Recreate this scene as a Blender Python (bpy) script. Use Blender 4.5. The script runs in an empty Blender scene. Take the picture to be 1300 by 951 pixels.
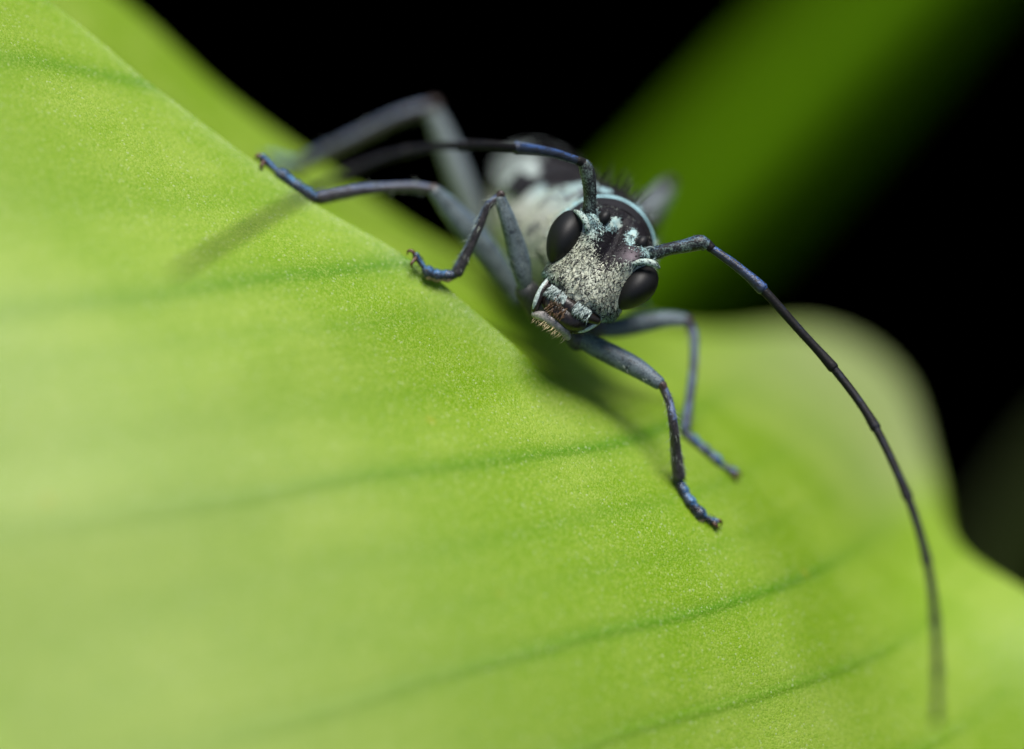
import bpy, math, random
from mathutils import Vector, Matrix, noise as mnoise
random.seed(7)
S = bpy.context.scene

# ------------------------------------------------------------------ camera, sky, sun, exposure
LENS, SENSOR = 100.0, 36.0
D = 13.0 / (SENSOR / LENS)              # 1 unit = 2.5 mm on the beetle; camera-to-focus distance
PITCH = math.radians(48)                # macro camera looks steeply down at the leaf
FWD = Vector((0, math.cos(PITCH), -math.sin(PITCH)))
UP = Vector((0, math.sin(PITCH), math.cos(PITCH)))
RIGHT = Vector((1, 0, 0))
cam_d = bpy.data.cameras.new("camera"); cam = bpy.data.objects.new("camera", cam_d)
S.collection.objects.link(cam); S.camera = cam
cam.location = -FWD * D
cam.rotation_euler = (math.pi / 2 - PITCH, 0, 0)
cam_d.lens, cam_d.sensor_width = LENS, SENSOR
cam_d.clip_start, cam_d.clip_end = 0.5, 2000
cam_d.dof.use_dof = True
cam_d.dof.focus_distance = D - 0.25
cam_d.dof.aperture_fstop = 0.1 / 2.6    # aperture 2.6 units wide
cam_d.dof.aperture_blades = 0

SUN_DIR = (RIGHT * 0.12 + UP * 0.84 - FWD * 0.53).normalized()      # towards the light
sun_d = bpy.data.lights.new("sun", 'SUN'); sun = bpy.data.objects.new("sun", sun_d)
S.collection.objects.link(sun)
sun.rotation_euler = SUN_DIR.to_track_quat('Z', 'Y').to_euler()
sun_d.energy = 3.6
sun_d.angle = math.radians(32)          # soft, diffused light
sun_d.color = (1.0, 0.97, 0.92)
w = bpy.data.worlds.new("World"); S.world = w; w.use_nodes = True
nt = w.node_tree
sky = nt.nodes.new('ShaderNodeTexSky'); sky.sky_type = 'NISHITA'; sky.sun_disc = False
sky.sun_elevation = math.asin(SUN_DIR.z)
sky.sun_rotation = math.atan2(SUN_DIR.x, SUN_DIR.y)
bg = nt.nodes['Background']; bg.inputs['Strength'].default_value = 0.06
nt.links.new(sky.outputs[0], bg.inputs[0])
S.view_settings.view_transform = 'Standard'; S.view_settings.look = 'None'
S.view_settings.exposure = 0.66; S.view_settings.gamma = 1.0
S.cycles.max_bounces = 8
S.cycles.use_denoising = True

# ------------------------------------------------------------------ geometry helpers
def P(px, py, d):
    """a point d units beyond the focus plane, found from where it shows in the photograph"""
    k = (D + d) / D
    return RIGHT * ((px - 650) / 100 * k) + UP * ((475.5 - py) / 100 * k) + FWD * d

def cr(pts, t):
    n = len(pts) - 1
    t = max(0.0, min(n - 1e-9, t)); i = int(t); f = t - i
    p1, p2 = pts[i], pts[i + 1]
    p0 = pts[i - 1] if i > 0 else [2 * a - b for a, b in zip(p1, p2)]
    p3 = pts[i + 2] if i + 2 <= n else [2 * b - a for a, b in zip(p1, p2)]
    return [0.5 * (2 * b + (c - a) * f + (2 * a - 5 * b + 4 * c - e) * f * f + (3 * b - a - 3 * c + e) * f ** 3)
            for a, b, c, e in zip(p0, p1, p2, p3)]

def smooth(a, b, x):
    t = max(0.0, min(1.0, (x - a) / (b - a))); return t * t * (3 - 2 * t)

class Geo:
    def __init__(self): self.v, self.f, self.c = [], [], []
    def vert(self, p, c=(0, 0, 0)):
        self.v.append(Vector(p)); self.c.append(c); return len(self.v) - 1
    def tube(self, pts, rad, n=14, sub=6, flat=1.0, up=None, cap=True, col=None, caps=4):
        """pts world points, rad radii; smooth tapered limb with rounded ends; colour x = upper side, y = along"""
        up = up or UP
        m = (len(pts) - 1) * sub
        path = [Vector(cr([tuple(p) for p in pts], i / sub)) for i in range(m + 1)]
        rr = [max(1e-4, cr([(r,) for r in rad], i / sub)[0]) for i in range(m + 1)]
        seq = []                                     # (centre, radius, tangent)
        for i, p in enumerate(path):
            tg = (path[min(i + 1, m)] - path[max(i - 1, 0)]).normalized()
            seq.append((p, rr[i], tg, i / m))
        if cap:
            h0 = [(seq[0][0] - seq[0][2] * rr[0] * math.sin(a) * .8, rr[0] * math.cos(a), seq[0][2], 0)
                  for a in [math.pi / 2 * k / caps for k in range(caps, 0, -1)]]
            h1 = [(seq[-1][0] + seq[-1][2] * rr[-1] * math.sin(a) * .8, rr[-1] * math.cos(a), seq[-1][2], 1)
                  for a in [math.pi / 2 * k / caps for k in range(1, caps + 1)]]
            seq = h0 + seq + h1
        base = len(self.v)
        for p, r, tg, q in seq:
            s = tg.cross(up)
            if s.length < 1e-3: s = tg.cross(RIGHT)
            s.normalize(); u = s.cross(tg).normalized()
            for k in range(n):
                a = 2 * math.pi * k / n
                off = s * math.cos(a) * r * flat + u * math.sin(a) * r
                topside = math.sin(a) * .5 + .5
                self.vert(p + off, col(q, topside) if col else (topside, q, 0))
        for i in range(len(seq) - 1):
            for k in range(n):
                a, b = base + i * n + k, base + i * n + (k + 1) % n
                self.f.append((a, b, b + n, a + n))
        self.f.append(tuple(base + k for k in range(n))[::-1])
        self.f.append(tuple(base + (len(seq) - 1) * n + k for k in range(n)))
    def sliver(self, p, d, wd, r, c=(0, 0, 0), bend=None):
        """one hair: a thin three-sided spike"""
        d = Vector(d); t = d.normalized(); s = t.cross(Vector((.31, .77, .55))).normalized(); u = t.cross(s)
        mid = p + d * .55 + (bend * .5 if bend else Vector())
        tip = p + d + (bend * 1.6 if bend else Vector())
        b = [self.vert(p + (s * math.cos(a) + u * math.sin(a)) * r, c) for a in (0, 2.09, 4.19)]
        e = [self.vert(mid + (s * math.cos(a) + u * math.sin(a)) * r * .75, c) for a in (0, 2.09, 4.19)]
        k = self.vert(tip, c)
        for i in range(3):
            j = (i + 1) % 3
            self.f.append((b[i], b[j], e[j], e[i])); self.f.append((e[i], e[j], k))
    def build(self, name, mat, parent=None, origin=None, smooth_=True, label=None):
        o0 = origin or Vector()
        me = bpy.data.meshes.new(name)
        me.from_pydata([tuple(p - o0) for p in self.v], [], self.f)
        at = me.color_attributes.new("mark", 'FLOAT_COLOR', 'POINT')
        flat = []
        for c in self.c: flat += [c[0], c[1], c[2], 1.0]
        at.data.foreach_set("color", flat)
        if smooth_: me.polygons.foreach_set("use_smooth", [True] * len(me.polygons))
        me.materials.append(mat)
        me.update()
        o = bpy.data.objects.new(name, me); S.collection.objects.link(o)
        if parent: o.parent = parent
        else: o.location = o0
        if label: o['label'] = label
        return o

def empty(name, loc=(0, 0, 0), parent=None):
    o = bpy.data.objects.new(name, None); S.collection.objects.link(o)
    o.location = loc; o.empty_display_size = .2
    if parent: o.parent = parent
    return o

# ------------------------------------------------------------------ material helpers
class Mat:
    def __init__(self, name):
        self.m = bpy.data.materials.new(name); self.m.use_nodes = True
        self.t = self.m.node_tree; self.b = self.t.nodes['Principled BSDF']
        self.out = self.t.nodes['Material Output']
    def n(self, typ, **kw):
        x = self.t.nodes.new(typ)
        for k, v in kw.items():
            if k in x.inputs: x.inputs[k].default_value = v
            else: setattr(x, k, v)
        return x
    def l(self, a, b): self.t.links.new(a, b)
    def mark(self):
        a = self.n('ShaderNodeAttribute', attribute_name='mark'); s = self.n('ShaderNodeSeparateColor')
        self.l(a.outputs['Color'], s.inputs[0]); return s.outputs
    def coord(self, kind='Object'): return self.n('ShaderNodeTexCoord').outputs[kind]
    def noise(self, scale, detail=4, rough=.55, vec=None, out='Fac'):
        x = self.n('ShaderNodeTexNoise'); x.inputs['Scale'].default_value = scale
        x.inputs['Detail'].default_value = detail; x.inputs['Roughness'].default_value = rough
        self.l(vec or self.coord(), x.inputs['Vector']); return x.outputs[out]
    def voro(self, scale, vec=None, out='Distance', feature='F1'):
        x = self.n('ShaderNodeTexVoronoi', feature=feature); x.inputs['Scale'].default_value = scale
        self.l(vec or self.coord(), x.inputs['Vector']); return x.outputs[out]
    def math(self, op, a, b=None, c=None, clamp=False):
        x = self.n('ShaderNodeMath', operation=op, use_clamp=clamp)
        for i, v in enumerate((a, b, c)):
            if v is None: continue
            if hasattr(v, 'is_linked'): self.l(v, x.inputs[i])
            else: x.inputs[i].default_value = v
        return x.outputs[0]
    def rng(self, v, a, b, c=0.0, d=1.0, kind='SMOOTHSTEP'):
        x = self.n('ShaderNodeMapRange', interpolation_type=kind)
        for k, q in ((0, v), (1, a), (2, b), (3, c), (4, d)):
            if hasattr(q, 'is_linked'): self.l(q, x.inputs[k])
            else: x.inputs[k].default_value = q
        return x.outputs[0]
    def mix(self, f, a, b):
        x = self.n('ShaderNodeMix', data_type='RGBA')
        for i, v in ((0, f), (6, a), (7, b)):
            if hasattr(v, 'is_linked'): self.l(v, x.inputs[i])
            elif i == 0: x.inputs[0].default_value = v
            else: x.inputs[i].default_value = (*v, 1)
        return x.outputs[2]
    def bump(self, h, strength, dist, normal=None):
        x = self.n('ShaderNodeBump'); x.inputs['Strength'].default_value = strength; x.inputs['Distance'].default_value = dist
        self.l(h, x.inputs['Height'])
        if normal: self.l(normal, x.inputs['Normal'])
        return x.outputs[0]
    def set(self, **kw):
        names = dict(color='Base Color', rough='Roughness', normal='Normal', spec='Specular IOR Level', sheen='Sheen Weight',
                     sheen_rough='Sheen Roughness', sheen_tint='Sheen Tint', coat='Coat Weight', coat_rough='Coat Roughness', metal='Metallic')
        for k, v in kw.items():
            i = self.b.inputs[names[k]]
            if hasattr(v, 'is_linked'): self.l(v, i)
            else: i.default_value = (*v, 1) if isinstance(v, tuple) else v
        return self

# ------------------------------------------------------------------ the leaf the beetle sits on
RIDGE = [(-150, -130, .8), (60, 0, .8), (200, 112, .7), (384, 248, .6), (512, 323, .45), (604, 396, .38), (704, 486, .3),
         (780, 562, .2), (865, 650, .1), (935, 740, 0), (1000, 830, 0), (1060, 951, 0), (1130, 1090, 0)]
DIP = [(-140, -105, 2.5), (68, 25, 2.5), (205, 137, 2.5), (392, 275, 2.4), (522, 350, 2.3), (632, 418, 2.2), (760, 484, 2.4),
       (880, 520, 2.6), (990, 600, 2.6), (1060, 690, 2.4), (1120, 780, 2.1), (1190, 890, 1.9), (1270, 1020, 1.8)]
BACK = [(-40, -130, 6), (155, 0, 6), (290, 122, 6), (470, 252, 6), (585, 322, 6), (730, 382, 6.5), (890, 418, 9),
        (1040, 418, 12.5), (1138, 476, 12.5), (1184, 590, 9), (1218, 690, 5), (1330, 768, 3.4), (1450, 880, 2.8)]
SLOPE = [-.32, -.28, -.16, .03, .11, .12, .13, .135, .20, .245, .26, .27, .28]
# veins: position along the ridge, strength on the front, width
VEINS = [(1.95, .8, .075), (4.12, 1.0, .10), (4.95, .35, .10), (7.0, 1.0, .085), (7.85, .40, .085), (9.2, 1.0, .08), (10.35, .7, .065),
         (11.3, .6, .06), (3.0, .22, .10), (5.9, .22, .10), (8.5, .25, .08), (.9, .5, .08)]
def leaf_point(t, v):
    R = cr(RIDGE, t)
    if v <= 0:
        h = -v
        sl = cr([(s,) for s in SLOPE], t)[0]
        px = R[0] - h * 100; py = R[1] + h * 100 * sl * (1 + .012 * h)
        round_ = .94 * (h - .34 * (1 - math.exp(-h / .45))) - .043 * h * h * min(1, 9 / max(h, 1e-6))
        d = R[2] - round_
        d += .10 * math.sin(h * .55 + t * .5) * smooth(.5, 3, h)
        return P(px, py, d)
    M, B = cr(DIP, t), cr(BACK, t)
    # quadratic through ridge, dip (v=.45) and margin (v=1); beyond 1 the margin curls under
    if v <= 1:
        q = cr([R, M, B], v / .45 if v < .45 else 1 + (v - .45) / .55)
        return P(*q)
    e = v - 1
    return P(B[0] + e * 40, B[1] + 900 * e * e + 60 * e, B[2] + e * 6)

def vein_wave(tv, v): return .022 * math.sin(v * 1.3 + tv * 3) + .014 * math.sin(v * 2.6 + tv)
def leaf_mark(t, v):
    ve = 0
    for (tv, s, wd) in VEINS:
        dt = abs(t - tv - vein_wave(tv, v))
        fade = (.45 + .55 * math.exp(-(-v) / 5)) if v < 0 else max(0, 1 - max(0, v - .25) * 1.8)
        wv = wd * (1 + .10 * max(0, -v))
        ve = max(ve, s * fade * (.62 * math.exp(-(dt / wv) ** 2) + .38 * math.exp(-(dt / wv / 2.2) ** 2)))
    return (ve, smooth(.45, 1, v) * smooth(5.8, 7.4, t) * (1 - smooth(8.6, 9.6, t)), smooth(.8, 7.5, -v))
def add_uv(o, uv):
    me = o.data; l = me.uv_layers.new(name='blade')
    vi = [0] * len(me.loops); me.loops.foreach_get('vertex_index', vi)
    flat = []
    for k in vi: flat += uv[k]
    l.data.foreach_set('uv', flat)
def build_leaf(mat):
    NT = 460; g = Geo()
    hs = [-14 * (i / 150) ** 1.35 for i in range(150, 0, -1)] + [i / 90 for i in range(0, 91)] + [1 + .18 * i / 8 for i in range(1, 9)]
    W = len(hs); uv = []
    UVF = lambda t, v: (t, v * (1 if v < 0 else 4))
    for i in range(NT + 1):
        t = 12 * i / NT
        for v in hs:
            mk = leaf_mark(t, v)
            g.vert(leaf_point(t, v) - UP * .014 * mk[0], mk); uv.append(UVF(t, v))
    jr = 150                                        # the sharp fold opens into a soft roll lower down
    for i in range(NT + 1):
        k = smooth(5.4, 8.2, 12 * i / NT)
        if k <= 0: continue
        row = g.v[i * W:(i + 1) * W]
        lo, hi = jr - 34, jr + 48
        for _ in range(int(190 * k)):
            row = row[:lo + 1] + [row[j] * .4 + (row[j - 1] + row[j + 1]) * .3 for j in range(lo + 1, hi)] + row[hi:]
        g.v[i * W:(i + 1) * W] = row
    for i in range(NT):
        for j in range(W - 1):
            a = i * W + j
            g.f.append((a, a + W, a + W + 1, a + 1))
    o0 = P(700, 490, .3)
    o = g.build('leaf', mat, origin=o0)
    add_uv(o, uv)
    me = o.data
    md = o.modifiers.new('thickness', 'SOLIDIFY'); md.thickness = .035; md.offset = -1 if me.polygons[1000].normal.dot(-FWD) > 0 else 1
    # the main veins: low rounded ribs lying along the blade
    def surf(t, j):
        x = max(0, min(NT - 1e-6, t / 12 * NT)); i = int(x); f = x - i
        return g.v[i * W + j].lerp(g.v[(i + 1) * W + j], f)
    for (tv, s_, wd) in VEINS:
        if s_ < .45: continue
        r = Geo(); ruv = []; K = 6; n = 0
        for j in range(30, W - 20, 2):
            v = hs[j]
            if v > .7: break
            wv = wd * (1 + .10 * max(0, -v))
            fade = smooth(-9.5, -5, v) * (1 - smooth(.35, .7, v))
            for k in range(-K, K + 1):
                q = k / K * 1.6
                t = tv + vein_wave(tv, v) + q * wv
                p = surf(t, j)
                nn = (surf(t, j + 1) - surf(t, j - 1)).cross(surf(t + .03, j) - surf(t - .03, j)).normalized()
                if nn.dot(FWD) > 0: nn = -nn
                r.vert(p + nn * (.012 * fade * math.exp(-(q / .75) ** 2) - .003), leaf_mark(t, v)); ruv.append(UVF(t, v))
            n += 1
        M_ = 2 * K + 1
        for a in range(n - 1):
            for k in range(M_ - 1):
                x = a * M_ + k
                r.f.append((x, x + 1, x + M_ + 1, x + M_))
        add_uv(r.build('vein', mat, o, o0), ruv)
    return o

def leaf_material(name, light, mid, vein, blade=True, trans=.38, spec=.42):
    m = Mat(name)
    uvn = m.n('ShaderNodeUVMap', uv_map='blade').outputs[0] if blade else m.coord()
    mp = m.n('ShaderNodeMapping'); mp.inputs['Scale'].default_value = (6, .22, 1); m.l(uvn, mp.inputs[0])
    stri = m.noise(1.6, 3, .6, mp.outputs[0])
    mp2 = m.n('ShaderNodeMapping'); mp2.inputs['Scale'].default_value = (26, .5, 1); m.l(uvn, mp2.inputs[0])
    fine = m.noise(1.4, 2, .5, mp2.outputs[0])
    blot = m.noise(.55, 4, .5)
    f = m.math('ADD', m.math('MULTIPLY', stri, .22), m.math('ADD', m.math('MULTIPLY', blot, .78), m.math('MULTIPLY', fine, .04)))
    col = m.mix(m.rng(f, .38, .74), mid, light)
    cells = m.noise(30, 2, .6)
    col = m.mix(m.rng(cells, .5, .68, 0, .75), col, light)
    mk = m.mark()
    col = m.mix(m.math('MULTIPLY', mk[0], 1.0 if blade else .8, clamp=True), col, vein)
    col = m.mix(m.math('MULTIPLY', mk[2], .55), col, (.465, .58, .17))  # blade sheen away from the ridge painted in as paler green
    col = m.mix(mk[1], col, (.38, .44, .19))  # brighter-lit rear lobe, its light put in as pale colour
    # a few small yellow blemishes
    sp = m.voro(.62) if blade else m.voro(.05)
    col = m.mix(m.rng(sp, .0, .075, .55, 0), col, (.45, .40, .02))
    # pale specks: waxy grains, and surface sparkle painted as white dots
    if blade:
        gr = m.voro(11); gc = m.n('ShaderNodeSeparateColor'); m.l(m.voro(11, out='Color'), gc.inputs[0])
        gk = m.math('MULTIPLY', m.rng(gr, .05, .13, .7, 0), m.rng(gc.outputs[0], .84, .97))
        col = m.mix(gk, col, (.68, .76, .50))
    # surface cells: each a tiny dome of its own tone, a few whitened as painted glints
    h2 = m.voro(42); cc = m.n('ShaderNodeSeparateColor'); m.l(m.voro(42, out='Color'), cc.inputs[0])
    if blade:
        col = m.mix(m.rng(cc.outputs[0], .5, 1, 0, .34), col, (.50, .60, .14))
        col = m.mix(m.rng(cc.outputs[1], .5, 1, 0, .34), col, vein)
        col = m.mix(m.rng(cc.outputs[2], .972, .985, 0, .36), col, (.70, .76, .46))
    h1 = m.noise(14, 3, .6)
    nb = m.bump(h2, .34, -.016)
    nb = m.bump(h1, .22, .03, nb)
    m.set(color=col, rough=m.rng(cc.outputs[2], .2, 1, .50, .28), spec=spec, normal=nb)
    tr = m.n('ShaderNodeBsdfTranslucent')
    hs = m.n('ShaderNodeHueSaturation'); hs.inputs['Saturation'].default_value = 1.15; hs.inputs['Value'].default_value = 1.1
    m.l(col, hs.inputs['Color']); m.l(hs.outputs[0], tr.inputs[0])
    mx = m.n('ShaderNodeMixShader'); mx.inputs[0].default_value = trans
    m.l(m.b.outputs[0], mx.inputs[1]); m.l(tr.outputs[0], mx.inputs[2]); m.l(mx.outputs[0], m.out.inputs[0])
    return m.m
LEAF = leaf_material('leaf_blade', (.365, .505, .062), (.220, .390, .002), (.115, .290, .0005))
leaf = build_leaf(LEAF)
leaf['label'] = "large light green leaf with a folded ridge and darker veins under the beetle"
leaf['category'] = "leaf"

# ------------------------------------------------------------------ blurred leaves far behind
def far_blade(name, spine, width, mat, label, cup=.35, twist=(0, 0, 0), thick=.25):
    """a long strap leaf along a spine of points, gently cupped, with a midrib"""
    g = Geo(); n, m = 60, 16
    pts = [tuple(p) for p in spine]
    for i in range(n + 1):
        q = i / n; t = q * (len(pts) - 1)
        p = Vector(cr(pts, t)); tg = (Vector(cr(pts, t + .02)) - Vector(cr(pts, t - .02))).normalized()
        nn = Vector(twist).normalized(); s = tg.cross(nn).normalized(); nn = s.cross(tg).normalized()
        wd = width * (math.sin(math.pi * min(1, .12 + q * .8)) ** .5)
        for k in range(m + 1):
            x = -1 + 2 * k / m
            off = s * wd * x + nn * (-cup * wd * x * x - .06 * wd * math.exp(-(x / .09) ** 2))
            g.vert(p + off, (math.exp(-(x / .07) ** 2) * .8, 0, 0))
    for i in range(n):
        for k in range(m):
            a = i * (m + 1) + k
            g.f.append((a, a + 1, a + m + 2, a + m + 1))
    o = g.build(name, mat, origin=Vector(pts[0]))
    md = o.modifiers.new('thickness', 'SOLIDIFY'); md.thickness = thick
    o['label'] = label; o['category'] = "leaf"; o['group'] = "blurred leaves in the background"
    return o
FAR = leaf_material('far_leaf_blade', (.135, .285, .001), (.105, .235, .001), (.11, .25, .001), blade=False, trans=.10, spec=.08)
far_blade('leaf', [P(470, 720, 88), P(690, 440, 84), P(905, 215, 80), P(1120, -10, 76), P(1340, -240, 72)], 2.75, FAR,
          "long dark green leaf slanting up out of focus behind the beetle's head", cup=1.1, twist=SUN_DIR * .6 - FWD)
DIM = leaf_material('painted_dim_leaf_blade', (.016, .022, .004), (.011, .017, .003), (.014, .022, .003), blade=False, trans=.05, spec=.05)  # dimness put into the colour; the sun reaches this leaf too
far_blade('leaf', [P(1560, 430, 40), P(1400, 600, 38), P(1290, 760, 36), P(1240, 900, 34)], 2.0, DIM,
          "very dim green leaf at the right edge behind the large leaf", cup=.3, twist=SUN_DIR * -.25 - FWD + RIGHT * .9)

# ------------------------------------------------------------------ beetle materials
def mat_head():
    m = Mat('beetle_face'); mk = m.mark()
    mp = m.n('ShaderNodeMapping'); mp.inputs['Scale'].default_value = (1, 1, 1); m.l(m.coord(), mp.inputs[0])
    n1 = m.noise(44, 3, .6, mp.outputs[0]); n2 = m.noise(11, 3, .5)
    fld = m.math('ADD', m.math('MULTIPLY', n1, .68), m.math('MULTIPLY', n2, .32))
    thr = m.math('SUBTRACT', 1.0, mk[0])
    k = m.rng(m.math('SUBTRACT', fld, m.math('MULTIPLY_ADD', thr, .42, .255)), -.025, .03)
    pale = m.mix(m.math('MULTIPLY', mk[1], 1.0, clamp=True), (.57, .60, .48), (.31, .48, .48))
    pale = m.mix(m.rng(n2, .35, .7, 0, .35), pale, (.60, .57, .40))
    dark = m.mix(mk[2], (.010, .008, .010), (.155, .125, .140))
    pits = m.voro(19)
    dark = m.mix(m.rng(pits, .24, .36, 1, 0), dark, (.008, .006, .007))
    col = m.mix(k, dark, pale)
    nb = m.bump(n1, .5, .03); nb = m.bump(pits, .25, .02, nb)
    m.set(color=col, rough=m.rng(k, 0, 1, .30, .75), normal=nb, spec=m.rng(k, 0, 1, .16, .32))
    return m.m
def mat_eye():
    m = Mat('compound_eye'); v = m.voro(62)
    m.set(color=(.004, .0035, .0035), rough=.56, spec=.40, normal=m.bump(v, .12, .008))
    return m.m
def mat_limb(name, pub, cut, amount, blue=(.10, .23, .48), bl=.5, rough=.42, sheen=.25, spec=.5):
    """dark cuticle under a thin coat of grey or blue hairs, upper side bluer with rim highlights painted in"""
    m = Mat(name); mk = m.mark()
    mp = m.n('ShaderNodeMapping'); mp.inputs['Scale'].default_value = (1, 1, 1); m.l(m.coord(), mp.inputs[0])
    n1 = m.noise(42, 4, .65, mp.outputs[0]); n2 = m.noise(7, 3, .5)
    coat = m.mix(m.math('MULTIPLY', m.rng(mk[0], .45, .95), bl, clamp=True), pub, blue)  # upper-side blue: hair colour and painted rim highlight together
    k = m.rng(m.math('ADD', m.math('MULTIPLY', n1, .7), m.math('MULTIPLY', n2, .3)), .62 - amount * .35, .70 - amount * .22)
    col = m.mix(k, cut, coat)
    m.set(color=col, rough=rough, normal=m.bump(n1, .4, .025), spec=spec, sheen=sheen, sheen_rough=.4, sheen_tint=(.55, .75, 1.0))
    return m.m
def mat_body():
    m = Mat('beetle_body'); mk = m.mark()
    n1 = m.noise(24, 4, .6); n2 = m.noise(3.0, 3, .5)
    sp = m.rng(m.math('ADD', m.math('MULTIPLY', n2, .75), m.math('MULTIPLY', n1, .25)), .52, .58)
    pale = m.mix(mk[1], (.44, .44, .39), (.27, .37, .37))
    pale = m.mix(m.math('MULTIPLY', sp, .85), pale, (.10, .10, .11))
    pale = m.mix(mk[2], pale, (.36, .60, .64))
    k = m.rng(m.math('ADD', mk[0], m.math('MULTIPLY_ADD', n1, .36, -.18)), .42, .58)
    col = m.mix(k, (.012, .010, .012), pale)
    m.set(color=col, rough=m.rng(k, 0, 1, .40, .75), normal=m.bump(n1, .5, .04), spec=.35)
    return m.m
HEAD, EYE, BODY = mat_head(), mat_eye(), mat_body()
FEMUR = mat_limb('femur_coat', (.115, .145, .150), (.013, .017, .023), .70, blue=(.055, .11, .17), bl=.6, rough=.36, sheen=.03)
HINDFEM = mat_limb('hind_femur_coat', (.15, .175, .18), (.035, .04, .045), .9, blue=(.12, .17, .22), bl=.3, rough=.45, sheen=.05)
TIBIA = mat_limb('tibia_coat', (.058, .048, .048), (.014, .010, .010), .58, blue=(.105, .155, .275), bl=1.0, rough=.30, sheen=.14)
TARSUS = mat_limb('tarsus_coat', (.035, .045, .065), (.012, .009, .009), .55, blue=(.075, .25, .52), bl=1.0, rough=.26, sheen=.05)
SCAPE = mat_limb('scape_coat', (.14, .19, .16), (.010, .008, .009), .42, blue=(.06, .14, .28), bl=.7, rough=.34, sheen=.03)
FLAGB = mat_limb('flagellum_base_coat', (.02, .03, .05), (.008, .007, .008), .55, blue=(.035, .11, .34), bl=1.0, rough=.34, sheen=.03)
FLAG = mat_limb('flagellum_coat', (.010, .009, .009), (.005, .004, .004), .25, blue=(.010, .020, .055), bl=1.0, rough=.5, sheen=.0, spec=.22)
def plain(name, col, rough=.4, bump=.3, scale=30, var=.35, sheen=0):
    m = Mat(name); n1 = m.noise(scale, 3, .6)
    m.set(color=m.mix(m.rng(n1, .35, .7), tuple(c * (1 - var) for c in col), tuple(c * (1 + var) for c in col)),
          rough=rough, normal=m.bump(n1, bump, .02), spec=.5, sheen=sheen)
    return m.m
HORN = plain('mouth_horn', (.016, .011, .009), .32)
LIP = plain('lip_horn', (.27, .25, .24), .30)
PALE = plain('pale_hair_coat', (.42, .50, .47), .7)
GOLD = plain('golden_bristle', (.66, .52, .28), .4, 0)
BLACKHAIR = plain('black_bristle', (.02, .016, .016), .4, 0)
KNEE = plain('knee_horn', (.05, .032, .028), .28)
SOCKET = plain('socket_rim', (.10, .14, .14), .5)
COXA = plain('coxa_horn', (.045, .045, .045), .5)
CLAW = plain('claw_horn', (.09, .040, .020), .3)
SOLE = plain('tarsus_sole', (.40, .26, .16), .6)
def mat_hair():
    m = Mat('scale_hair'); mk = m.mark()
    m.set(color=m.mix(mk[0], m.mix(mk[1], (.57, .59, .45), (.31, .48, .48)), (.012, .010, .012)), rough=.5, spec=.4)
    return m.m
HAIR = mat_hair()

# ------------------------------------------------------------------ beetle
BASE = P(745, 440, .9)
beetle = empty('longhorn_beetle', BASE)
beetle['label'] = "pale speckled longhorn beetle with black eyes and blue-grey legs astride the leaf ridge"
beetle['category'] = "beetle"
def put(g, name, mat, parent=beetle, label=None): return g.build(name, mat, parent, BASE, label=label)

# --- head frame: a to the head's side, b towards the mouth, c out of the face
HC = P(764, 332, 0); ROLL = math.radians(34)
HA = RIGHT * math.cos(ROLL) - UP * math.sin(ROLL)
HB = -RIGHT * math.sin(ROLL) - UP * math.cos(ROLL)
HN = -FWD
def H(a, b, c): return HC + HA * a + HB * b + HN * c

# sections of the head along b: (b, half width, front)
HS = [(-.775, .10, -.40), (-.75, .23, -.29), (-.70, .36, -.18), (-.62, .46, -.06), (-.50, .535, .07), (-.36, .57, .18), (-.15, .575, .30), (.05, .565, .35),
      (.25, .56, .375), (.45, .555, .385), (.56, .525, .365), (.635, .42, .335), (.68, .36, .28), (.70, .22, .20)]
HB0 = HS[0][0]
def gauss(a, b, a0, b0, s, s2=None):
    return math.exp(-((a - a0) / s) ** 2 - ((b - b0) / (s2 or s)) ** 2)
def head_bump(a, b):
    z = 0
    for sg in (-1, 1):
        z += .24 * gauss(a, b, sg * .43, -.37, .12, .13)          # antennal tubercles
        z += .09 * gauss(a, b, sg * .30, -.22, .15, .17)
        z -= .05 * gauss(a, b, sg * .27, .60, .08, .06)
    z -= .075 * math.exp(-(a / .055) ** 2) * smooth(-.75, -.5, b) * (1 - smooth(.0, .3, b))   # groove between the antennae
    z -= .11 * gauss(a, b, 0, -.36, .17, .22)
    return z
def head_pale(a, b):
    """how thick the pale hair lies, and how blue it is, and brown sheen of bare cuticle"""
    A = abs(a)
    v = smooth(-.20, .10, b) * .16 + .62
    v -= .60 * smooth(.30, .0, A - .06) * smooth(.26, -.16, b)
    v *= smooth(-.47, -.36, b + .10 * smooth(.25, .5, A))
    v -= .27 * gauss(a, b, .04, .30, .22, .30)
    v += .22 * smooth(.30, .50, A)
    for sg in (-1, 1):
        v = max(v, 1.25 * gauss(a, b, sg * .125, -.49, .060, .085))
        v = max(v, 1.0 * gauss(a, b, sg * .16, -.40, .06, .05))
    v -= .17 * gauss(A, b, .38, -.26, .14, .16)
    if a > 0: v -= .50 * gauss(a, b, .30, -.26, .13, .11)
    else: v += .06 * gauss(a, b, -.38, -.28, .1, .1)
    v -= .9 * math.exp(-((b - .64) / .018) ** 2) * smooth(.5, .40, A)
    v = max(0, min(1, v))
    teal = smooth(.0, -.35, b) + .8 * smooth(.42, .56, b) * smooth(.3, .5, A) + .25 * smooth(.4, .55, A)
    return (v, min(1, teal), gauss(a, b, .29, -.24, .12, .11) * smooth(.02, .12, a))
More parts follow.
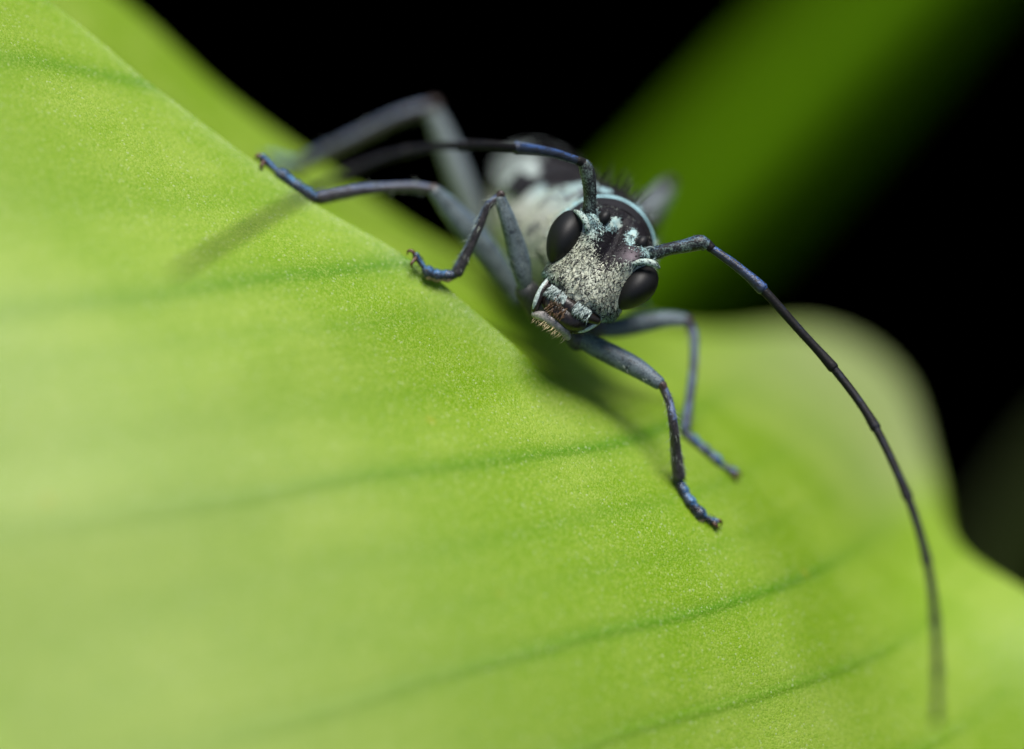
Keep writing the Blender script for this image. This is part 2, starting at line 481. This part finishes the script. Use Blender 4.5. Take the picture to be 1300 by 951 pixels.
def head_surface(b, th):
    i = 0
    n = len(HS) - 1
    while i < n - 1 and HS[i + 1][0] < b: i += 1
    f = (b - HS[i][0]) / (HS[i + 1][0] - HS[i][0])
    _, wd, fr = cr(HS, i + f)
    back = -1.05
    ca, sa = math.cos(th), math.sin(th)
    e = 2 / 2.7
    a = wd * math.copysign(abs(ca) ** e, ca)
    mid = fr - .62 if fr - .62 > back + .1 else back + .1
    c = mid + ((fr - mid) if sa > 0 else (mid - back)) * math.copysign(abs(sa) ** e, sa)
    if sa > 0: c += head_bump(a, b) * smooth(0, .35, sa)
    a -= .055 * smooth(-.2, -.6, b)
    return a, b, c
g = Geo(); NB, NA = 120, 180
for i in range(NB + 1):
    b = HB0 + (.70 - HB0) * i / NB
    for k in range(NA):
        a_, b_, c_ = head_surface(b, 2 * math.pi * k / NA)
        g.vert(H(a_, b_, c_), head_pale(a_, b_) if c_ > -.75 else (.7, .3, 0))
for i in range(NB):
    for k in range(NA):
        x, y = i * NA + k, i * NA + (k + 1) % NA
        g.f.append((x, x + NA, y + NA, y))
g.f.append(tuple(range(NA))); g.f.append(tuple(NB * NA + k for k in range(NA))[::-1])
head = put(g, 'head', HEAD, label="pale speckled head with a black crown")

# hairs lying on the face
g = Geo()
rnd = random.Random(3)
for _ in range(9000):
    b = rnd.uniform(-.5, .68); th = rnd.uniform(.12, math.pi - .12)
    p = head_surface(b, th); q = head_surface(b + .01, th); r_ = head_surface(b, th + .01)
    pv, tl, br = head_pale(p[0], p[1])
    if rnd.random() > pv * 1.15: continue
    if abs(p[0]) > .40 and -.34 < b < .36: continue
    P0 = H(*p); dn = (H(*q) - P0).normalized(); sd = (H(*r_) - P0).normalized(); nn = sd.cross(dn)
    if nn.dot(HN) < 0: nn = -nn
    an = rnd.gauss(0, .7) + (math.pi if rnd.random() < .1 else 0)
    dr = dn * math.cos(an) + sd * math.sin(an) * .9 + nn * rnd.uniform(.25, .6)
    blk = 1.0 if rnd.random() < .30 + .12 * gauss(p[0], p[1], .04, .42, .25, .22) else 0.0
    g.sliver(P0 - nn * .004, dr.normalized() * rnd.uniform(.035, .065) * (1 + .35 * blk), 0, rnd.uniform(.0028, .0048) + .0012 * blk, (blk, tl, 0))
for _ in range(55):
    b = rnd.uniform(-.74, -.45); th = rnd.uniform(.25, math.pi - .25)
    P0 = H(*head_surface(b, th))
    g.sliver(P0 - HN * .004, (HB * .6 + HN + HA * rnd.gauss(0, .5)).normalized() * rnd.uniform(.018, .03), 0, .0045, (0, .2, 0))
o = put(g, 'face_hair', HAIR, head); o['kind'] = 'stuff'

# --- eyes
def eye(sg):
    g = Geo(); n, m = 48, 64
    for i in range(n + 1):
        ph = math.pi * i / n
        for k in range(m):
            th = 2 * math.pi * k / m
            x, y, z = math.sin(ph) * math.cos(th), -math.cos(ph), math.sin(ph) * math.sin(th)
            # kidney: leaning in at the bottom, drawn in at the top beside the antenna
            b = .015 + .375 * y
            a = .560 + .222 * x * (1 - .16 * y) - .035 * y * y - .030 * y
            c = .00 + .37 * z
            if sg > 0: a -= .015; b = b * .93 + .03
            a += .02 * gauss(0, b, 0, -.33, 1, .10)
            g.vert(H(sg * a, b, c))
    for i in range(n):
        for k in range(m):
            x, y = i * m + k, i * m + (k + 1) % m
            g.f.append((x, y, y + m, x + m) if sg > 0 else (x, x + m, y + m, y))
    return put(g, 'eye', EYE)
eye(-1); eye(1)
def small_eye(sg):
    g = Geo(); n, m = 20, 28
    for i in range(n + 1):
        ph = math.pi * i / n
        for k in range(m):
            th = 2 * math.pi * k / m
            g.vert(H(sg * (.285 + .075 * math.sin(ph) * math.cos(th)), -.465 - .105 * math.cos(ph), .115 + .10 * math.sin(ph) * math.sin(th)))
    for i in range(n):
        for k in range(m):
            x, y = i * m + k, i * m + (k + 1) % m
            g.f.append((x, y, y + m, x + m))
    put(g, 'upper_eye_lobe', EYE)
small_eye(-1); small_eye(1)

# --- brow ridges that overhang the tops of the eyes beside the antennae
for sg in (-1, 1):
    g = Geo()
    g.tube([H(sg * .33, -.17, .30), H(sg * .43, -.27, .345), H(sg * .55, -.325, .30), H(sg * .645, -.33, .17)], [.024, .040, .042, .018], n=16, sub=8, up=HN,
           col=lambda q, d: (.50, .75, 0))
    put(g, 'brow_ridge', HEAD, head)

# --- mouth parts
g = Geo()       # clypeus: broad dark plate under the face
g.tube([H(-.36, .66, .20), H(-.18, .70, .29), H(0, .715, .31), H(.18, .70, .29), H(.36, .66, .20)], [.06, .09, .10, .09, .06], n=18, up=HN)
put(g, 'clypeus', HORN)
g = Geo()       # labrum
g.tube([H(-.27, .80, .16), H(-.14, .84, .25), H(0, .85, .27), H(.12, .84, .25), H(.22, .80, .16)], [.10, .13, .14, .13, .10], n=18, up=HN)
put(g, 'labrum', HORN)
g = Geo()       # lower lip with a fringe of golden bristles
g.tube([H(-.33, 1.04, .12), H(-.21, .995, .24), H(-.06, .98, .29), H(.07, .995, .24), H(.18, 1.04, .12)], [.045, .07, .075, .07, .045], n=18, up=HN)
lip = put(g, 'lip', LIP)
g = Geo()
for k in range(46):
    q = k / 45; x = -.30 + .47 * q + rnd.uniform(-.01, .01)
    z = .15 + .16 * math.sin(math.pi * q)
    g.sliver(H(x, 1.04 + rnd.uniform(-.03, .025), z + rnd.uniform(-.02, .03)), (HB * 1 + HN * rnd.uniform(.1, .7) + HA * rnd.uniform(-.35, .25)).normalized() * rnd.uniform(.07, .16), 0, .0048,
             bend=HA * rnd.uniform(-.03, .03))
put(g, 'lip_bristle', GOLD, lip)['kind'] = 'stuff'
MAND = {-1: [(-.415, .55, .12), (-.415, .72, .18), (-.385, .90, .18), (-.335, 1.03, .10), (-.22, 1.09, -.02)],
        1: [(.37, .56, .10), (.345, .70, .15), (.28, .84, .13), (.18, .95, .06), (.05, 1.02, -.04)]}
for sg in (-1, 1):
    g = Geo()
    g.tube([H(*q) for q in MAND[sg]], [.05, .065, .055, .035, .014], n=14, up=HN)
    md = put(g, 'mandible', HORN)
    g = Geo()
    g.tube([H(q[0] + sg * .022, q[1], q[2] + .028) for q in MAND[sg][:4]], [.022, .036, .034, .018], n=12, up=HN)
    put(g, 'mandible_coat', PALE, md)
# tufts of white hair on the clypeus, brown fringe below
def tuft(name, mat, parent, cols, n, amin, amax, bmin, bmax, z0, ln, spread, kind=True):
    g = Geo()
    for _ in range(n):
        x, y = rnd.uniform(amin, amax), rnd.uniform(bmin, bmax)
        z = z0 - 1.1 * x * x + rnd.uniform(-.02, .03)
        g.sliver(H(x, y, z), (HB + HN * rnd.uniform(.1, .6) + HA * rnd.uniform(-spread, spread)).normalized() * ln * rnd.uniform(.6, 1.2), 0, .008, cols)
    o = put(g, name, mat, parent); o['kind'] = 'stuff'
clyp = [o for o in beetle.children if o.name.startswith('clypeus')][0]
labr = [o for o in beetle.children if o.name.startswith('labrum')][0]
tuft('white_tuft', PALE, clyp, (0, .5, 0), 190, -.36, -.12, .60, .70, .385, .11, .5)
tuft('white_tuft', PALE, clyp, (0, .5, 0), 200, .03, .26, .60, .70, .385, .11, .5)
BROWN = plain('brown_fringe_hair', (.09, .045, .015), .5, 0)
tuft('brown_fringe', BROWN, labr, (0, 0, 0), 80, -.26, -.02, .72, .90, .40, .10, .4)

# --- body: one skin from the neck collar to the tail
BU = (RIGHT * .50 + UP * .866)                  # the beetle's back leans to the right of the picture
SECT = [(764, 319, .30, .60, .60), (765, 317, .50, .655, .665), (764, 316.5, .62, .685, .695), (763, 316, .80, .72, .73), (757, 314, 1.15, .80, .79),
        (748, 313, 1.6, .88, .85), (738, 311, 2.05, .84, .80), (727, 307, 2.35, .71, .69), (708, 291, 2.9, .79, .77), (689, 272, 4.2, .72, .76),
        (680, 255, 6.0, .62, .68), (670, 242, 8.0, .48, .54), (663, 236, 9.3, .28, .30), (660, 234, 9.8, .05, .05)]
def body_frame(t):
    x = cr(SECT, t); p = P(*x[:3])
    tg = (P(*cr(SECT, t + .05)[:3]) - P(*cr(SECT, t - .05)[:3])).normalized()
    s = tg.cross(BU).normalized(); u = s.cross(tg).normalized()
    if s.dot(RIGHT) < 0: s = -s
    return p, s, u, x[3], x[4]
def body_mark(t, al):
    """al: 0 on the back, pi at the belly"""
    d = abs(al)
    v = smooth(.85, 1.05, d + .12 * math.sin(t * 4.1))
    teal = smooth(1.7, .9, d)
    if t < 1.1: return (0, 0, 0)
    if 2.45 < t < 4.4:
        k = gauss(t, al, 3.2, .28, .40, .13) + gauss(t, al, 3.5, -.42, .4, .12)
        if k > .3: return (min(1, k * 1.6), 1, .6)
    if t < 2.45: v = max(v, .95 * smooth(1.2, 1.6, t) * (1 - smooth(2.2, 2.45, t))); teal = max(teal, .9 if d < 1.9 else .2)
    v *= 1 - .75 * math.exp(-((t - 7.0) / .16) ** 2)                    # dark joint behind the thorax
    sp = gauss(t, al, 4.3, .30, .55, .16); v = max(v, sp * 1.3)          # pale spots on the back of the thorax
    sp2 = gauss(t, al, 4.3, -.75, .7, .30); v = max(v, sp2 * 1.3)
    if sp > .3 or sp2 > .3: teal = 1
    return (min(1, v), teal, smooth(1.1, 1.5, t) * (1 - smooth(2.2, 2.5, t)) * (1 if d < 1.9 else .3))
g = Geo(); NS, NR = 150, 72
for i in range(NS + 1):
    t = (len(SECT) - 1) * i / NS
    p, s, u, rs, ru = body_frame(t)
    for k in range(NR):
        al = -math.pi + 2 * math.pi * k / NR
        dm = 1 + .012 * mnoise.noise(Vector((t * 3, al * 3, 0)))
        g.vert(p + (s * math.sin(al) * rs + u * math.cos(al) * ru) * dm, body_mark(t, al))
for i in range(NS):
    for k in range(NR):
        x, y = i * NR + k, i * NR + (k + 1) % NR
        g.f.append((x, y, y + NR, x + NR))
g.f.append(tuple(range(NR))); g.f.append(tuple(NS * NR + k for k in range(NR))[::-1])
body = put(g, 'body', BODY, label="pale body with a black back and blue collar")

# --- wing cases
ELY = mat_body(); ELY.name = 'wing_case'
def elytron(sg):
    g = Geo(); n, m = 70, 26
    for layer in (0, 1):
        for i in range(n + 1):
            t = 7.75 + 5.1 * i / n
            p, s, u, rs, ru = body_frame(t)
            lift = (.055 if layer == 0 else .01) + .05 * smooth(.0, .1, i / n)
            for k in range(m + 1):
                al = sg * (.02 + 1.42 * k / m)
                r1, r2 = rs + lift, ru + lift
                hump = .05 * gauss(t, abs(al), 8.4, .95, .5, .35)
                v = .9 * smooth(.62, .85, abs(al) + .12 * math.sin(t * 5.3)) * smooth(7.9, 8.5, t)
                for (t0, a0, st, sa) in ((8.1, .95, .30, .16), (9.6, .18, .2, .12), (10.4, .45, .25, .2), (11.6, .3, .3, .3)):
                    v = max(v, .95 * gauss(t, abs(al), t0, a0, st, sa))
                g.vert(p + s * math.sin(al) * (r1 + hump) + u * math.cos(al) * (r2 + hump), (min(1, v), .55, 0))
    W = m + 1; N = (n + 1) * W
    for i in range(n):
        for k in range(m):
            a = i * W + k
            g.f.append((a, a + 1, a + W + 1, a + W)); g.f.append((N + a, N + a + W, N + a + W + 1, N + a + 1))
    for i in range(n):
        for k in (0, m):
            a = i * W + k; g.f.append((a, a + W, N + a + W, N + a))
    for k in range(m):
        for i in (0, n):
            a = i * W + k; g.f.append((a, a + 1, N + a + 1, N + a))
    put(g, 'wing_case', ELY)
elytron(-1); elytron(1)
# long bristles on the back
g = Geo()
for _ in range(150):
    t = rnd.uniform(2.6, 8.6); al = rnd.gauss(.15, .5)
    p, s, u, rs, ru = body_frame(t)
    nn = s * math.sin(al) + u * math.cos(al)
    q = p + s * math.sin(al) * rs + u * math.cos(al) * ru
    g.sliver(q, (nn + Vector((rnd.gauss(0, .25), rnd.gauss(0, .25), rnd.gauss(0, .25)))) * rnd.uniform(.12, .30), 0, .006, bend=Vector((rnd.gauss(0, .02), rnd.gauss(0, .02), 0)))
put(g, 'back_bristle', BLACKHAIR, body)['kind'] = 'stuff'
# fine pale hairs on the sides of the thorax
g = Geo()
for _ in range(2600):
    t = rnd.uniform(1.2, 9.5); al = rnd.choice((-1, 1)) * rnd.uniform(.9, 2.8)
    mk = body_mark(t, al)
    if mk[0] < .5: continue
    p, s, u, rs, ru = body_frame(t)
    nn = s * math.sin(al) + u * math.cos(al)
    q = p + s * math.sin(al) * rs + u * math.cos(al) * ru
    dr = nn * rnd.uniform(.2, .7) + FWD * rnd.uniform(.2, 1) + Vector((rnd.gauss(0, .3), rnd.gauss(0, .3), rnd.gauss(0, .3)))
    g.sliver(q, dr.normalized() * rnd.uniform(.05, .10), 0, .005, (0, mk[1] * .5, 0))
put(g, 'side_hair', HAIR, body)['kind'] = 'stuff'

# --- legs
def hairs_along(g, pts, rads, n, ln, r=.0034, mark=(0, 0, 0)):
    for _ in range(n):
        q = rnd.uniform(.05, .97) * (len(pts) - 1)
        p = Vector(cr([tuple(x) for x in pts], q)); rr = cr([(x,) for x in rads], q)[0]
        tg = (Vector(cr([tuple(x) for x in pts], q + .03)) - p).normalized()
        a = rnd.uniform(0, 2 * math.pi); s = tg.cross(UP).normalized(); u = s.cross(tg)
        nn = s * math.cos(a) + u * math.sin(a)
        g.sliver(p + nn * rr * .9, (nn * rnd.uniform(.4, 1) + tg * rnd.uniform(.6, 1.2)).normalized() * ln * rnd.uniform(.6, 1.3), 0, r, mark)
def pts_of(l): return [P(*x[:3]) for x in l], [x[3] / 100 * (D + x[2]) / D for x in l]
def leg(coxa, femur, tibia, tarsus, claws, fem_flat=.85, fmat=None):
    """each list: (px, py, depth, half width in px)"""
    L = empty('leg', (0, 0, 0), beetle)
    g = Geo(); p, r = pts_of(coxa); g.tube(p, r, n=16); put(g, 'coxa', COXA, L)
    g = Geo(); p, r = pts_of(femur); g.tube(p, r, n=20, sub=8, flat=fem_flat)
    put(g, 'femur', fmat or FEMUR, L)
    g = Geo(); pt, rt = pts_of(tibia); g.tube(pt, rt, n=18, sub=8, flat=.9)
    kn = Geo(); kd = (pt[1] - pt[0]).normalized(); ks = kd.cross(FWD).normalized()
    kn.tube([pt[0] - kd * rt[0] * .7, pt[0] + kd * rt[0] * .3], [rt[0] * 1.10, rt[0] * 1.0], n=16, sub=4)
    for q in (-1, 1):
        c0 = pt[0] - kd * rt[0] * .5 + FWD * q * rt[0] * .85
        kn.tube([c0 - kd * rt[0] * .35, c0 + kd * rt[0] * .25], [rt[0] * .42, rt[0] * .34], n=10, sub=3)
    put(kn, 'knee_joint', KNEE, L)
    # two spurs at the end
    e = (pt[-1] - pt[-2]).normalized(); s = e.cross(UP).normalized()
    for q in (-1, 1): g.sliver(pt[-1] + s * q * rt[-1] * .7, e * .10 + s * q * .03, 0, .012)
    # short bristles standing along the shin
    hairs_along(g, pt, rt, 60, .05, .0024)
    hairs_along(g, pt[-2:], rt[-2:], 30, .07, .0024)
    hg = Geo(); hairs_along(hg, pt, rt, 60, .11, .0020, mark=(0, .3, 0)); hairs_along(hg, p, r, 60, .07, .0020, mark=(0, .3, 0))
    hg = put(hg, 'leg_hair', HAIR, L); hg['kind'] = 'stuff'
    tb = put(g, 'tibia', TIBIA, L)
    # tarsus: each segment widens to its end and sits on a pale sole
    for (a, b) in zip(tarsus[:-1], tarsus[1:]):
        g = Geo()
        pa, ra = P(*a[:3]), a[3] / 90; pb, rb = P(*b[:3]), b[3] / 90
        last = b is tarsus[-1]
        if last: rad = [ra * .45, ra * .42, rb * .8, rb]; 
        else: rad = [ra * .80, ra * .94, rb * 1.04, rb * .84]
        g.tube([pa, pa.lerp(pb, .35), pa.lerp(pb, .78), pb], rad, n=16, sub=6, flat=1.0)
        hairs_along(g, [pa, pb], [ra * .8, rb], 40, .045)
        seg = put(g, 'tarsus_segment', TARSUS, L)
        if not last:
            g = Geo(); dn = -UP * ra * .55 - RIGHT * 0
            g.tube([pa.lerp(pb, .25) + dn, pa.lerp(pb, .6) + dn, pa.lerp(pb, 1.0) + dn], [ra * .5, ra * .75, rb * .55], n=12, sub=4)
            put(g, 'tarsus_sole', SOLE, L)
    for c in claws:
        g = Geo(); p, r = pts_of(c); g.tube(p, r, n=10, sub=6); put(g, 'claw', CLAW, L)
    return L
# fore legs
leg([(690, 395, .75, 20), (668, 368, .5, 15)],
    [(668, 372, .50, 9), (663, 345, .40, 13.5), (655, 312, .34, 13.5), (645, 280, .24, 11), (635, 252, .18, 7.5)],
    [(634, 249, .17, 5), (619, 263, .18, 5.5), (606, 292, .22, 6.2), (592, 322, .28, 7.0), (580, 346, .33, 8)],
    [(577, 349, .33, 6.5), (563, 350, .32, 6.5), (551, 349, .30, 7), (541, 344, .29, 7.5), (528, 325, .28, 4.5)],
    [[(528, 325, .28, 2.6), (523, 319, .26, 2.4), (518, 319, .26, 1.6), (517, 324, .28, .5)],
     [(528, 327, .26, 2.6), (525, 331, .22, 2.4), (522, 336, .20, 1.6), (524, 340, .24, .5)]])
leg([(722, 400, .70, 22), (735, 432, .45, 15)],
    [(728, 425, .45, 10), (752, 438, .38, 12.5), (780, 452, .30, 13.5), (810, 468, .22, 12.5), (836, 486, .15, 9)],
    [(842, 492, .12, 5.5), (850, 512, .10, 5.5), (855, 540, .06, 6.5), (858, 572, .24, 8), (862, 604, .38, 9.5)],
    [(861, 610, .42, 6.5), (870, 628, .37, 6.5), (879, 641, .32, 7), (891, 655, .34, 8), (908, 663, .38, 5)],
    [[(908, 662, .38, 2.8), (913, 661, .38, 2.6), (916, 664, .41, 1.6), (915, 669, .46, .5)],
     [(906, 664, .35, 2.8), (909, 667, .34, 2.6), (911, 670, .36, 1.6), (909, 673, .42, .5)]])
# middle legs
leg([(690, 380, 2.0, 20), (655, 372, 1.75, 16)],
    [(656, 378, 1.7, 11), (632, 340, 1.55, 16.5), (604, 303, 1.4, 17.5), (574, 268, 1.3, 15), (553, 244, 1.2, 9.5)],
    [(548, 240, 1.2, 6), (520, 237, 1.15, 6.2), (485, 239, 1.1, 7), (445, 243, .9, 8.5), (406, 250, .72, 10)],
    [(402, 252, .7, 7), (388, 244, .7, 7), (372, 233, .7, 7.2), (355, 221, .7, 8), (333, 201, .7, 5.5)],
    [[(334, 201, .7, 3), (329, 197, .7, 2.8), (325, 199, .68, 1.8), (325, 204, .68, .6)],
     [(336, 204, .68, 3), (333, 208, .62, 2.8), (331, 213, .60, 1.8), (334, 216, .62, .6)]])
MT = 1.40                                       # depth at which the right middle foot meets the leaf
leg([(735, 400, 1.7, 22), (758, 418, 1.5, 15)],
    [(752, 419, 1.5, 10), (785, 416, 1.55, 12.5), (815, 411, 1.6, 12.5), (845, 406, 1.7, 11), (868, 407, 1.75, 9)],
    [(874, 410, 1.75, 6.5), (881, 432, 1.7, 6), (880, 470, 1.6, 6), (875, 510, 1.5, 6.5), (870, 545, MT, 7.5)],
    [(870, 551, MT, 7.5), (884, 564, MT, 7.5), (898, 576, MT, 7.8), (912, 588, MT, 8), (932, 600, MT, 6)],
    [[(932, 600, MT, 2.8), (937, 600, MT - .03, 2.6), (940, 603, MT - .03, 1.6), (939, 607, MT - .03, .5)],
     [(930, 602, MT - .03, 2.8), (933, 605, MT - .07, 2.6), (935, 609, MT - .07, 1.6), (933, 612, MT - .07, .5)]])
# hind legs
leg([(650, 350, 4.6, 20), (622, 322, 4.3, 17)],
    [(622, 326, 4.3, 10), (602, 275, 4.2, 14.5), (583, 225, 4.1, 15.5), (564, 175, 4.05, 13.5), (550, 142, 4.0, 10)],
    [(546, 136, 4.0, 8.5), (510, 146, 4.0, 8.5), (470, 165, 4.05, 9), (425, 188, 4.1, 9.5), (382, 210, 4.2, 10)],
    [(378, 212, 4.2, 8), (366, 209, 4.25, 8), (354, 205, 4.3, 8), (343, 201, 4.35, 8), (325, 195, 4.4, 5.5)],
    [[(326, 195, 4.4, 3), (321, 192, 4.4, 2.8), (317, 195, 4.4, 1.8), (317, 200, 4.4, .6)],
     [(328, 197, 4.35, 3), (324, 200, 4.3, 2.8), (322, 205, 4.3, 1.8), (324, 208, 4.3, .6)]], fmat=HINDFEM)
leg([(735, 345, 4.4, 20), (765, 335, 4.4, 16)],
    [(762, 338, 4.4, 10), (785, 312, 4.5, 14), (806, 286, 4.6, 15), (827, 262, 4.7, 13), (846, 240, 4.8, 9.5)],
    [(848, 238, 4.85, 8), (836, 265, 5.4, 8), (820, 300, 6.1, 8), (806, 335, 6.7, 8.5), (796, 372, 7.1, 9)],
    [(796, 374, 7.15, 8), (800, 386, 7.2, 8), (805, 396, 7.25, 8), (810, 404, 7.3, 8), (818, 408, 7.3, 5.5)],
    [[(818, 408, 7.3, 3), (823, 408, 7.3, 2.8), (826, 411, 7.3, 1.8), (825, 415, 7.3, .6)]], fmat=HINDFEM)

# --- antennae
def antenna(scape, pedicel, flag, lens_):
    A = empty('antenna', (0, 0, 0), beetle)
    g = Geo(); p, r = pts_of(scape); g.tube(p, r, n=22, sub=10); hairs_along(g, p, r, 120, .04); put(g, 'scape', SCAPE, A)
    g = Geo(); p, r = pts_of(pedicel); g.tube(p, r, n=16, sub=6); put(g, 'pedicel', FLAG, A)
    # cut the flagellum curve into jointed segments, each swelling at its far end
    pts, rad = pts_of(flag); tp = [tuple(x) for x in pts]
    for (q0, q1) in zip(lens_[:-1], lens_[1:]):
        k = 7
        pp = [Vector(cr(tp, q0 + (q1 - q0) * i / k)) for i in range(k + 1)]
        rr = [cr([(x,) for x in rad], q0 + (q1 - q0) * i / k)[0] * (1.0 + .08 * i / k + (.26 if i == k else .0) + (.1 if i == k - 1 else 0)) for i in range(k + 1)]
        g = Geo(); g.tube(pp, rr, n=14, sub=4); hairs_along(g, pp, rr, 50, .04, .0022)
        put(g, 'antenna_segment', FLAGB if q0 == 0 else FLAG, A)
    g = Geo()
    return A
antenna([(826, 323, -.10, 6), (834, 321, -.14, 8.5), (850, 316, -.2, 8), (872, 312, -.25, 9), (888, 308, -.28, 10), (897, 310, -.28, 7.5)],
        [(898, 310, -.28, 6.5), (903, 315, -.28, 6.2)],
        [(904, 316, -.28, 5.4), (935, 338, -.3, 6.0), (967, 366, -.32, 6.2), (1014, 418, -.34, 5.5), (1062, 472, -.42, 5.4), (1104, 530, -.7, 5.3),
         (1138, 597, -1.2, 5.3), (1164, 664, -1.8, 5.3), (1181, 734, -2.4, 5.3), (1188, 804, -3.0, 5.2), (1190, 860, -3.5, 4.9), (1189, 915, -4.0, 3.8)],
        [0, 2, 3.9, 5.2, 6.5, 7.7, 8.8, 9.9, 11])
antenna([(746, 276, -.10, 6.5), (748, 270, -.14, 9), (749, 252, -.22, 8.3), (748, 232, -.32, 9), (745, 217, -.38, 9.5), (741, 208, -.42, 7.5)],
        [(740, 207, -.43, 6.5), (734, 204, -.46, 6.2)],
        [(733, 204, -.46, 5.4), (700, 194, -.65, 5.8), (660, 188, -.95, 6), (610, 184, -1.4, 5.6), (550, 187, -2.1, 5.4), (490, 199, -2.8, 5.4), (430, 224, -3.4, 5.4),
         (370, 258, -3.9, 5.3), (310, 293, -4.3, 5.1), (262, 322, -4.6, 4.4), (222, 347, -4.9, 2.6)],
        [0, 2.1, 3.4, 4.6, 5.8, 6.9, 8, 9, 10])
# tubercle collars round the antenna sockets
for sg in (-1, 1):
    g = Geo()
    ring = [H(sg * .45 + .095 * math.cos(2 * math.pi * k / 12) * .9, -.40 + .095 * math.sin(2 * math.pi * k / 12), .19 + sg * 0) for k in range(13)]
    g.tube(ring, [.015] * 13, n=10, sub=3, up=HN, cap=False)
    put(g, 'antenna_socket', SOCKET)
